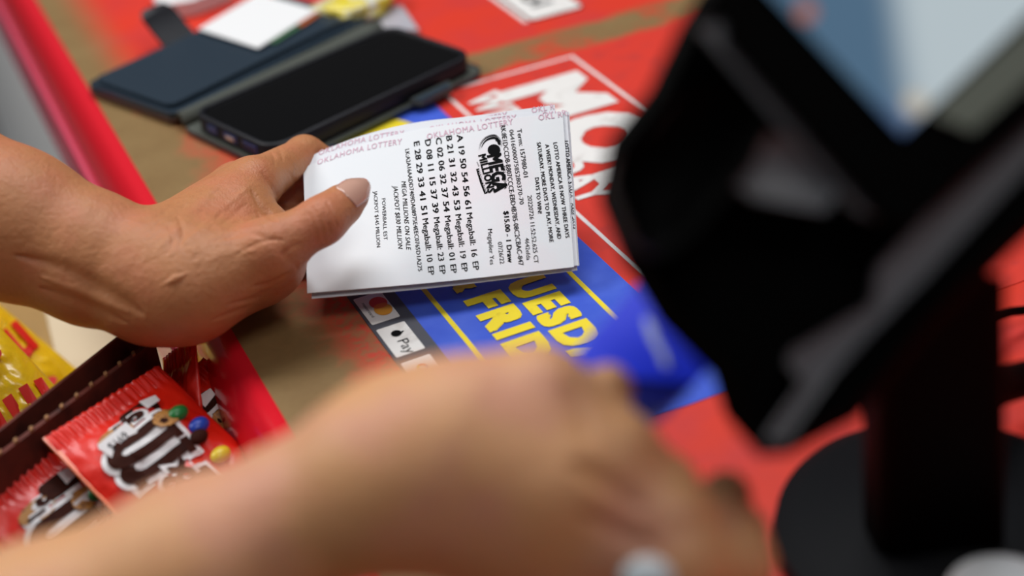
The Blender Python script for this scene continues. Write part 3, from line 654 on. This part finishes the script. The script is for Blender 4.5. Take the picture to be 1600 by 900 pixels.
# ------------------------------------------------------------------ bodies from smooth unions
def smin(a, b, k):
    h = np.maximum(k-np.abs(a-b), 0)/k; return np.minimum(a, b)-h*h*k*.25
class Body:
    def __init__(s): s.p = []
    def cap(s, a, b, ra, rb, k=.008, cut=False): s.p.append(('c', np.array(a, float), np.array(b, float), ra, rb, k, cut)); return s
    def chain(s, pts, rs, k=.006):
        for i in range(len(pts)-1): s.cap(pts[i], pts[i+1], rs[i], rs[i+1], k)
        return s
    def oval(s, a, b, ra, rb, flat_dir, fl_, k=.008):  # capsule squashed along flat_dir by factor fl_
        s.p.append(('o', np.array(a, float), np.array(b, float), ra, rb, k, False, np.array(flat_dir, float)/np.linalg.norm(flat_dir), fl_)); return s
    def mesh(s, h):
        lo = np.min([np.minimum(p[1], p[2])-max(p[3], p[4])*1.35 for p in s.p if not p[6]], 0)-2*h
        hi = np.max([np.maximum(p[1], p[2])+max(p[3], p[4])*1.35 for p in s.p if not p[6]], 0)+2*h
        n = np.ceil((hi-lo)/h).astype(int)+1; D = np.full(n, .05, np.float32)
        for p in s.p:
            a, b, ra, rb, k, cut = p[1:7]; m_ = max(ra, rb)*1.4+k+3*h
            i0 = np.maximum(((np.minimum(a, b)-m_-lo)/h).astype(int), 0); i1 = np.minimum(((np.maximum(a, b)+m_-lo)/h).astype(int)+1, n)
            if np.any(i1 <= i0): continue
            sl = tuple(slice(x, y) for x, y in zip(i0, i1))
            G = np.stack(np.meshgrid(*[lo[d]+h*np.arange(i0[d], i1[d]) for d in range(3)], indexing='ij'), -1)
            ba = b-a; pa = G-a; L2 = max(ba@ba, 1e-12); t_ = np.clip((pa@ba)/L2, 0, 1)
            q = pa-t_[..., None]*ba
            if p[0] == 'o':
                fd, fl_ = p[7], p[8]; comp = q@fd; q = q+(comp*(1/fl_-1))[..., None]*fd
            d = (np.linalg.norm(q, axis=-1)-(ra+(rb-ra)*t_)).astype(np.float32)
            if p[0] == 'o': d = d*np.float32(min(1, p[8]**.5))
            D[sl] = -smin(-D[sl], d, k) if cut else smin(D[sl], d, k)
        return surface_nets(D, lo, h)
def surface_nets(D, lo, h):
    ins = D < 0; n = D.shape
    c = np.zeros(tuple(x-1 for x in n), np.int8)
    off = [(i, j, k) for i in (0, 1) for j in (0, 1) for k in (0, 1)]
    for i, j, k in off: c += ins[i:n[0]-1+i, j:n[1]-1+j, k:n[2]-1+k]
    act = (c > 0) & (c < 8); idx = -np.ones(c.shape, np.int64); cells = np.argwhere(act); idx[act] = np.arange(len(cells))
    acc = np.zeros((len(cells), 3)); cnt = np.zeros(len(cells))
    corner = {o: D[cells[:, 0]+o[0], cells[:, 1]+o[1], cells[:, 2]+o[2]] for o in off}
    for o in off:
        for ax in range(3):
            if o[ax]: continue
            o2 = list(o); o2[ax] = 1; o2 = tuple(o2); a, b = corner[o], corner[o2]; m_ = (a < 0) != (b < 0)
            t_ = np.where(m_, a/np.where(m_, a-b, 1), 0); p = np.array(o, float)[None, :].repeat(len(cells), 0); p[:, ax] += t_
            acc += p*m_[:, None]; cnt += m_
    V = lo+h*(cells+acc/cnt[:, None]); faces = []
    for ax in range(3):
        u, v = (ax+1) % 3, (ax+2) % 3
        s0 = [slice(1, -1)]*3; s0[ax] = slice(0, -1); s1 = list(s0); s1[ax] = slice(1, None)
        a = ins[tuple(s0)]; b = ins[tuple(s1)]; e_ = np.argwhere(a != b)
        if not len(e_): continue
        base = e_.copy(); base[:, u] += 1; base[:, v] += 1; flag = a[tuple(e_.T)]
        def cell(du, dv): q = base.copy(); q[:, u] += du; q[:, v] += dv; return idx[tuple(q.T)]
        q = np.stack([cell(-1, -1), cell(0, -1), cell(0, 0), cell(-1, 0)], 1)
        q[~flag] = q[~flag][:, ::-1]; faces.append(q)
    Fc = np.concatenate(faces); return V, Fc
def strokes(V, Fc, lst):
    """raise or sink narrow folds of the surface: each stroke is a path, a half width (px) and a height (m)"""
    n = np.cross(V[Fc[:, 2]]-V[Fc[:, 0]], V[Fc[:, 3]]-V[Fc[:, 1]]); N_ = np.zeros_like(V)
    for k in range(4): np.add.at(N_, Fc[:, k], n)
    N_ /= np.linalg.norm(N_, axis=1)[:, None]+1e-12
    q = np.stack([V[:, 0], V[:, 1], H-V[:, 2]], 1); cz = q@np.array([BX[2], AX[2], NX[2]]); px = 800+F*(q@np.array([BX[0], AX[0], NX[0]]))/cz; py = 450+F*(q@np.array([BX[1], AX[1], NX[1]]))/cz
    toc = np.array([0, 0, H])-V; face = np.clip((N_*toc).sum(1)/np.linalg.norm(toc, axis=1)*2.5, 0, 1)*((N_*toc).sum(1) > 0)
    disp = np.zeros(len(V))
    for path, w_, h_ in lst:
        if len(path) > 2:
            p_ = [np.array(q_, float) for q_ in path]; p_ = [2*p_[0]-p_[1]]+p_+[2*p_[-1]-p_[-2]]; path = []
            for i in range(1, len(p_)-2):
                for t_ in np.arange(0, 1, .2): path.append(.5*(2*p_[i]+(p_[i+1]-p_[i-1])*t_+(2*p_[i-1]-5*p_[i]+4*p_[i+1]-p_[i+2])*t_*t_+(3*p_[i]-p_[i-1]-3*p_[i+1]+p_[i+2])*t_**3))
            path.append(p_[-2])
        h_ = h_*.75
        d = np.full(len(V), 1e9); m_ = len(path)-1
        for i in range(max(m_, 1)):
            a = np.array(path[i], float); b = np.array(path[min(i+1, m_)], float); ab = b-a; L2 = max(ab@ab, 1e-9)
            t_ = np.clip(((px-a[0])*ab[0]+(py-a[1])*ab[1])/L2, 0, 1); tt_ = (i+t_)/max(m_, 1)
            e_ = np.hypot(px-a[0]-t_*ab[0], py-a[1]-t_*ab[1]); fade = np.maximum(.08, np.sin(np.pi*np.clip(tt_, .01, .99))**.7)
            d = np.minimum(d, e_/fade)
        disp += h_*np.exp(-(d/w_)**2)
    return V+N_*(disp*face)[:, None]
def body_obj(V, Fc, mt, name, parent, lst=()):
    for _ in range(2):                       # light Laplacian smoothing
        acc = np.zeros_like(V); cnt = np.zeros(len(V))
        for k in range(4):
            a, b = Fc[:, k], Fc[:, (k+1) % 4]; np.add.at(acc, a, V[b]); np.add.at(acc, b, V[a]); np.add.at(cnt, a, 1); np.add.at(cnt, b, 1)
        V = V*.5+.5*acc/cnt[:, None]
    if lst: V = strokes(V, Fc, lst)
    t = MB(); t.v = [tuple(p) for p in V]; t.f = [tuple(int(i) for i in f) for f in Fc]; t.ms = [mt]; t.mi = [0]*len(t.f)
    return t.build(name, parent, smooth=True)

# ---- left hand holding the tickets
B_ = Body()
wr = P(245, 438, .036)
arm = [P(-330, 190, .10), P(-120, 290, .078), P(20, 350, .060), P(150, 406, .044), wr]
for i, (ra, rb) in enumerate(((.038, .036), (.036, .0330), (.0330, .0285), (.0285, .0252))):
    B_.cap(arm[i], arm[i+1], ra, rb, .01)
imcp = P(396, 288, .046); ipip = P(476, 243, .036); idip = P(545, 272, .020); itip = P(590, 318, .016)
mmcp = P(372, 292, .038); mpip = P(440, 292, .024); mdip = P(505, 318, .014); mtip = P(560, 345, .0115)
rmcp = P(348, 318, .030); rpip = P(415, 330, .014); rdip = P(470, 352, .011); rtip = P(520, 372, .010)
lmcp = P(335, 345, .022); lpip = P(385, 362, .012); ldip = P(430, 385, .0095); ltip = P(470, 400, .009)
tcmc = P(300, 452, .036); tmcp = P(420, 392, .046); tip_ = P(503, 345, .0530); tt = P(552, 307, .0535)
# palm
B_.cap(wr, imcp, .0235, .0130, .012); B_.cap(wr, mmcp, .0225, .0120, .012); B_.cap(wr, rmcp, .0215, .0120, .012); B_.cap(wr, lmcp, .0205, .0115, .012)
B_.cap(P(300, 420, .038), P(370, 345, .040), .020, .0150, .012)
B_.cap(wr, tcmc, .0235, .0200, .012); B_.cap(tcmc, tmcp, .0190, .0135, .014); B_.cap(P(330, 425, .036), P(412, 420, .030), .0195, .0130, .012)
B_.cap(P(295, 465, .026), P(410, 440, .020), .0175, .0110, .010); B_.cap(P(360, 400, .03), P(430, 408, .034), .018, .0130, .012)
# web between thumb and index
B_.cap(P(390, 345, .040), P(425, 352, .038), .012, .008, .012)
B_.chain([imcp, ipip, idip, itip], [.0120, .0095, .0080, .0066], .005)
B_.chain([mmcp, mpip, mdip, mtip], [.0115, .0095, .0078, .0066], .004)
B_.chain([rmcp, rpip, rdip, rtip], [.0110, .0088, .0074, .0064], .004)
B_.chain([lmcp, lpip, ldip, ltip], [.0100, .0078, .0068, .0058], .004)
B_.chain([tmcp, tip_, tt], [.0142, .0096, .0072], .006)
B_.cap(tip_, tip_*.4+tt*.6, .0090, .0088, .005)
# tendons, veins, wrist bone
CR = [([(392, 296), (410, 326), (432, 346)], 5, -.0014), ([(408, 268), (428, 298), (446, 330)], 4, -.0010), ([(350, 374), (385, 364), (420, 372), (446, 376)], 5, -.0007),
      ([(368, 398), (402, 380), (432, 372)], 4, -.0007), ([(276, 336), (286, 362), (280, 388)], 4, -.0008), ([(262, 350), (270, 372), (268, 392)], 3.5, -.0006), 
      ([(392, 448), (424, 442), (452, 426)], 3.5, -.0009), ([(398, 460), (434, 452), (458, 438)], 3.5, -.0010), ([(350, 478), (398, 466), (436, 458)], 4, -.0009), ([(330, 500), (370, 486), (400, 476)], 4, -.0008),
      ([(497, 318), (507, 332), (513, 350), (516, 366)], 3, -.0010), ([(508, 312), (518, 328), (524, 345), (527, 356)], 2.6, -.0008), ([(488, 322), (497, 338), (503, 356), (506, 374)], 3, -.0008), ([(478, 328), (486, 342), (492, 362), (494, 382)], 3, -.0005),
      ([(400, 330), (440, 392), (466, 420)], 7, -.0006), ([(440, 400), (456, 386), (472, 380)], 4, -.0006), ([(322, 352), (352, 330), (366, 318)], 5, -.0004), ([(345, 352), (372, 330), (384, 318)], 5, -.0004),
      ([(420, 232), (428, 246), (430, 262)], 3, -.0006), ([(432, 226), (440, 240), (442, 256)], 3, -.0005), ([(452, 268), (462, 290), (458, 312)], 4, -.0008),
      ([(20, 398), (100, 420), (190, 470), (225, 492)], 12, -.0020), ([(60, 448), (130, 474), (200, 505)], 9, -.0012),
      ([(262, 402), (330, 345), (388, 292)], 9, .0005), ([(245, 392), (300, 330), (345, 285)], 9, .0005), ([(300, 412), (352, 396), (400, 392)], 8, .0004), ([(60, 430), (140, 462), (205, 490)], 7, .0010), ([(272, 432), (276, 440)], 15, .0016), ([(290, 390), (312, 392)], 7, .0007)]
for k in range(34):                          # fine parallel skin lines over the back of the hand and the wrist
    x_ = random.uniform(215, 420); y_ = random.uniform(300, 470); a_ = random.uniform(-.9, -.3); L_ = random.uniform(12, 30)
    CR.append(([(x_, y_), (x_+L_*math.cos(a_), y_+L_*math.sin(a_))], 2.4, -.0003))
V, Fc = B_.mesh(.0009)
pe = empty('person', wr, 'person reaching in from the left, bare forearm and hand pinching the tickets with polished thumbnail', 'person')
body_obj(V, Fc, MT['skin'], 'body', pe, CR)
# thumbnail: shaped sheet over the thumb tip
ax_ = (tt-tip_)/np.linalg.norm(tt-tip_)
view = np.array([0, 0, H])-tt; view /= np.linalg.norm(view)
nr = view-ax_*(view@ax_)+np.array([0, 0, .30]); nr -= ax_*(nr@ax_); nr /= np.linalg.norm(nr); sd_ = np.cross(ax_, nr)
vs = []; n, m_ = 18, 14; R_ = .0078
for i in range(n+1):
    s_ = i/n
    for j in range(m_+1):
        q = 2*j/m_-1; sp_ = math.radians(48)*(1-.22*max(0, s_-.75)/.25-.12*(1-s_))
        a = q*sp_; al = -.0112+.0178*s_-.0028*(q*q)*(s_*1.0)+.0016*(q*q)*(1-s_)
        r2 = R_+.0021-.0017*s_-.0040*max(0, s_-.6)**1.5+.0004*math.sin(s_*3.14)
        vs.append(tt+ax_*al+(nr*math.cos(a)+sd_*math.sin(a)*1.0)*r2)
t = MB(); t.add(vs, [(i*(m_+1)+j, (i+1)*(m_+1)+j, (i+1)*(m_+1)+j+1, i*(m_+1)+j+1) for i in range(n) for j in range(m_)], MT['nail'])
o = t.build('thumbnail', pe, smooth=True, label='glossy nude polished thumbnail'); md = o.modifiers.new('s', 'SOLIDIFY'); md.thickness = .0006; md.offset = 0

# ---- right hand in the foreground
G_ = Body(); T = .43
def Q(x, y, dt=0): return W(x, y, T+dt)
wr2 = Q(560, 742, .0)
wr2 = Q(575, 748, .0)
G_.cap(Q(-420, 1215, .02), Q(66, 1018, .012), .036, .0305, .01); G_.cap(Q(66, 1018, .012), Q(318, 900, .006), .0305, .0275, .01); G_.cap(Q(318, 900, .006), Q(474, 808, .003), .0275, .0215, .01)
G_.cap(Q(474, 808, .003), wr2, .0215, .0195, .008)
g_i = Q(842, 640, .004); g_m = Q(900, 745, -.002); g_r = Q(915, 830, .0); g_l = Q(880, 905, .006)
G_.cap(Q(610, 735), g_i, .0225, .0165, .012); G_.cap(Q(610, 745), g_m, .022, .0160, .012); G_.cap(Q(610, 760), g_r, .022, .0155, .012); G_.cap(Q(690, 785), g_l, .017, .0155, .010)
G_.cap(Q(700, 700), Q(820, 760), .024, .020, .012)
G_.cap(Q(640, 690, .004), Q(835, 607, .006), .0175, .0108, .010)
# thumb comes up from under the hand, its tip against the card
G_.chain([Q(850, 690, .020), Q(925, 668, .020), Q(950, 607, .008)], [.0110, .0092, .0074], .0022)
# fingers folded into the palm
G_.chain([g_i, Q(962, 705, .000), Q(1035, 765, .006), Q(1045, 790, .024)], [.0150, .0115, .0098, .0080], .005)
G_.chain([g_m, Q(1045, 815, -.002), Q(1120, 845, .008), Q(1135, 775, .014)], [.0150, .0118, .0100, .0076], .005)
G_.chain([g_r, Q(1065, 880, -.004), Q(1150, 880, .004), Q(1160, 830, .022)], [.0150, .0122, .0104, .0080], .005)
G_.chain([g_l, Q(990, 965, .0), Q(1090, 960, .008), Q(1130, 915, .02)], [.0140, .0105, .0092, .0078], .005)
V, Fc = G_.mesh(.0016)
p2 = empty('person', wr2, 'person in the blurred foreground, bare forearm and right hand offering a blue card', 'person')
body_obj(V, Fc, MT['skin2'], 'body', p2, [([(880, 600), (905, 640), (925, 690)], 12, -.002), ([(890, 720), (960, 760), (1010, 800)], 16, -.003), ([(905, 800), (975, 835), (1030, 860)], 14, -.003)])
# nail on that thumb
a_ = Q(950, 607, .008); b_ = Q(925, 668, .020); ax2 = (a_-b_)/np.linalg.norm(a_-b_); vw = np.array([0, 0, H])-a_; vw /= np.linalg.norm(vw); n2_ = vw-ax2*(vw@ax2); n2_ /= np.linalg.norm(n2_); s2_ = np.cross(ax2, n2_)
vs = [a_+ax2*(-.004+.0095*i/8-.002*(2*j/8-1)**2*(i/8))+(n2_*math.cos((2*j/8-1)*.8)+s2_*math.sin((2*j/8-1)*.8))*.0081 for i in range(9) for j in range(9)]
t = MB(); t.add(vs, [(i*9+j, i*9+9+j, i*9+10+j, i*9+j+1) for i in range(8) for j in range(8)], MT['nail2']); o = t.build('thumbnail', p2, smooth=True, label='pale pink thumbnail'); md = o.modifiers.new('s', 'SOLIDIFY'); md.thickness = .0005
# ring with enamel stone
rc = Q(1012, 905, -.016)
t = MB(); blob_v = []
n = 24
for rr, hh in ((1, 0), (.92, .0018), (.6, .0030), (.15, .0034)):
    blob_v += [rc+(RIGHT*math.cos(6.2832*k/n)*.0076+DOWN*math.sin(6.2832*k/n)*.0062)*rr-FWD*hh for k in range(n)]
t.add(blob_v, [(a*n+k, a*n+(k+1) % n, (a+1)*n+(k+1) % n, (a+1)*n+k) for a in range(3) for k in range(n)]+[tuple(range(3*n, 4*n))], MT['ring'])
t.slab([rc+RIGHT*a+DOWN*b-FWD*.0032 for a, b in rrect(.0042, .0014, .0012)], -FWD, .001, MT['ring2'])
t.tube([rc+(RIGHT*math.cos(q)*.0+DOWN*(.0108-.0108*math.cos(q))+FWD*(math.sin(q)*.0108)) for q in np.linspace(0, 2*math.pi, 25)], .0010, MT['snap'], 8, False)
t.build('ring', p2, smooth=True, label='ring with a white and pale blue oval top')

# blue card held between thumb and finger
TC = T+.022
cdt = empty('blue_card', W(1000, 560, TC), 'bright blue card held out by the foreground hand', 'card')
def CQ(x, y, dt=0): return W(x, y, TC-(y-560)*.00013+dt)
fn_ = np.cross(CQ(1000, 600)-CQ(1000, 500), CQ(1100, 550)-CQ(1000, 550)); fn_ /= np.linalg.norm(fn_); fn_ = fn_ if fn_@FWD < 0 else -fn_
def face(pts, mt, nm, **kw):
    pl = [CQ(*p) for p in pts]
    if s_sign(pl, 1, fn_) < 0: pl = pl[::-1]
    MB().slab(pl, fn_, .0008, mt).build(nm, cdt, **kw)
face([(890, 562), (1012, 425), (1118, 560), (1085, 600), (985, 590)], MT['cardblue'], 'card_face')
face([(975, 590, .0012), (1085, 600, .0012), (1040, 650, .003), (968, 692, .006), (955, 660, .005)], MT['cardblue2'], 'folded_corner', label='deeper blue folded part')
t = MB()
for a, b, c_, d_ in ((1052, 500, 17, 13), (1018, 520, 7, 26), (1035, 555, 6, 20)):
    t.slab([CQ(a+c_*math.cos(k/14*6.2832)+(d_*.35*math.sin(k/14*6.2832)), b+d_*math.sin(k/14*6.2832), -.0012) for k in range(14)][::-1], fn_, .0004, MT['cardlogo'])
t.build('pale_print', cdt, label='blurred pale print')

# ------------------------------------------------------------------ payment display on its stand
def lcd_material(c, ex, ey, wx, wy):
    m = bpy.data.materials.new('display_with_reflection'); m.use_nodes = True; t = m.node_tree; b = t.nodes['Principled BSDF']; k = NB(t)
    g = t.nodes.new('ShaderNodeNewGeometry')
    def dot(v, o_):
        n = t.nodes.new('ShaderNodeVectorMath'); n.operation = 'DOT_PRODUCT'; t.links.new(g.outputs['Position'], n.inputs[0]); n.inputs[1].default_value = tuple(v)
        return k.math('SUBTRACT', n.outputs['Value'], float(np.dot(v, o_)))
    x = dot(ex, c); y = dot(ey, c)           # metres from the screen corner along the two edges
    def circ(cx, cy, r_):
        d = k.math('SQRT', k.math('ADD', k.math('POWER', k.math('SUBTRACT', x, cx), 2.), k.math('POWER', k.math('SUBTRACT', y, cy), 2.)))
        return k.step(d, r_, r_*.7)
    col = k.mix(k.step(k.math('ADD', k.math('MULTIPLY', x, .75), k.math('MULTIPLY', y, -.55)), -.004, .008), lin('52708A'), lin('BFCCD2'))  # screen image and ceiling reflection both put into the glow colour
    col = k.mix(k.step(k.math('ADD', x, k.math('MULTIPLY', y, .6)), .012, -.002), col, lin('46608E'))
    col = k.mix(circ(.0075, .0035, .0035), col, lin('C8BFAE'))
    col = k.mix(circ(.0035, .040, .003), col, lin('B06A50'))
    t.links.new(col, b.inputs['Base Color']); t.links.new(col, b.inputs['Emission Color']); b.inputs['Emission Strength'].default_value = 1.05
    b.inputs['Roughness'].default_value = .2; b.inputs['Base Color'].default_value = (0, 0, 0, 1); t.links.remove(b.inputs['Base Color'].links[0])
    return m
TD = .40
ds = empty('payment_terminal', P(1480, 850, 0), 'black customer display terminal on a round stand, large and blurred at the right', 'terminal')
def D(x, y, t_=TD): return W(x, y, t_)
# housing silhouette, thick, behind the bezel
hs = [(1150, -60), (1085, 45), (1035, 150), (975, 225), (960, 300), (1000, 400), (1060, 500), (1150, 590), (1172, 660), (1200, 692), (1232, 690), (1330, 640), (1375, 590), (1450, 500), (1570, 380), (1750, 210), (1900, -60)]
t = MB(); t.slab([D(x, y, TD+.012) for x, y in hs][::-1], -FWD, .035, MT['black'], bev=.004); t.build('housing', ds, angle=40)
# display head: bezel plate with raised screen
bz = [(1140, -60), (1142, 60), (1390, 345), (1420, 352), (1640, 155), (1900, -60)]
t = MB(); t.slab([D(x, y, TD-.004) for x, y in bz][::-1], -FWD, .010, MT['black'], bev=.0015); t.build('bezel', ds, angle=40)
e1 = (RIGHT*.72-DOWN*.69); e2 = (-RIGHT*.69-DOWN*.72)
cs0 = D(1412, 208, TD-.0048); MT['lcd'] = lcd_material(cs0, e1, e2, .1, .1)
t = MB(); t.slab([D(x, y, TD-.0048) for x, y in ((1160, -60), (1412, 208), (1640, -10), (1640, -60))][::-1], -FWD, .0012, MT['lcd']); dsc = t.build('display_screen', ds, label='screen with ceiling reflection put in as pale blue glow')
t = MB(); t.slab([D(x, y, TD-.0046) for x, y in ((1455, 178), (1520, 205), (1680, 60), (1625, 20))][::-1], -FWD, .0012, mat('grey_green_bar', '7B8478', .4)); t.build('function_bar', dsc, label='grey green bar under the screen')
# edge highlights of the black display, put in as grey strips
t = MB(); t.slab([D(x, y, TD-.0015) for x, y in ((1090, 38), (1122, 30), (1395, 318), (1375, 342), (1340, 330))][::-1], -FWD, .006, MT['highlight'], bev=.001); t.build('side_highlight', ds, label='highlight put in as a grey strip along the left side of the display')
t = MB(); t.slab([D(x, y, TD+.004) for x, y in ((1640, 150), (1660, 205), (1450, 430), (1360, 520), (1300, 585), (1225, 690), (1200, 688), (1260, 600), (1235, 570), (1240, 552), (1365, 478), (1375, 420), (1480, 310))][::-1], -FWD, .006, MT['highlight'], bev=.001); t.build('lower_highlight', ds, label='highlight put in as a grey strip on the lower edge of the display')
# rounded hood in front
t = MB(); pts = [(955, 290), (965, 235), (1020, 200), (1055, 150), (1100, 130), (1160, 140), (1195, 175), (1198, 215), (1175, 265), (1120, 320), (1080, 370), (1030, 400), (990, 380)]
t.slab([D(x, y, TD-.018) for x, y in pts][::-1], -FWD, .034, MT['black'], bev=.006); t.build('hood', ds, angle=50, label='rounded black hood at the left')
t = MB(); t.slab([D(x, y, TD-.001) for x, y in ((1195, 210), (1240, 215), (1330, 270), (1290, 330), (1180, 310), (1150, 290))][::-1], -FWD, .008, MT['highlight'], bev=.003); t.build('panel_highlight', ds, angle=50, label='lit black surface beside the hood put in as a grey panel')  # light on the black side, put in as a grey slab
t = MB(); c = P(1480, 850, 0)
t.lathe([(.0600, .0004), (.0620, .003), (.0610, .009), (.054, .0130), (.030, .0150), (.024, .018)], (c[0], c[1], 0), MT['black2'], 64); t.build('base', ds, angle=40, label='round charcoal base')
# square column
bc = W(1458, 800, .52); fw = np.array([FWD[0], FWD[1], 0]); fw /= np.linalg.norm(fw); rt = np.cross(fw, [0, 0, 1])
tp = W(1458, 470, TD+.045); bt = np.array([c[0], c[1], .012])
t = MB(); sec = rrect(.0205, .015, .006)
vs = []
for q in range(7):
    s_ = q/6; x_ = 1458; p = W(1457, 852-(852-430)*s_, .535-(.535-TD-.04)*s_); hw = 98/F*np.dot(p-np.array([0, 0, H]), FWD)/.0205
    vs += [p+RIGHT*a*hw+FWD*b for a, b in sec]
n = len(sec); t.add(vs, [(a*n+k, a*n+(k+1) % n, (a+1)*n+(k+1) % n, (a+1)*n+k) for a in range(6) for k in range(n)]+[tuple(range(n)), tuple(range(6*n, 7*n))], MT['black']); t.build('stand_column', ds, angle=40)
t = MB(); t.tube([P(1500, 640, .05), P(1560, 603, .035), P(1610, 590, .02), P(1700, 620, .0095), P(1780, 640, .0085)], .0075, MT['black']); t.build('power_cable', ds, smooth=True, label='thick black cable')
t = MB(); t.tube([P(1540, 500, .02), P(1580, 487, .012), P(1650, 480, .004), P(1750, 490, .003)], .0020, MT['black']); tag(t.build('thin_cable', smooth=True), 'thin black cable crossing the red counter at the far right', 'cable')
t = MB(); c = P(1572, 922, .034); t.lathe([(.006, 0), (.018, .004), (.0205, .010), (.018, .017), (.010, .021), (.003, .0222)], (c[0], c[1], .0155), MT['tube'], 40); 
cpo = t.build('rounded_cap', smooth=True); tag(cpo, 'white rounded cap resting on the terminal base in the lower right corner', 'cap')
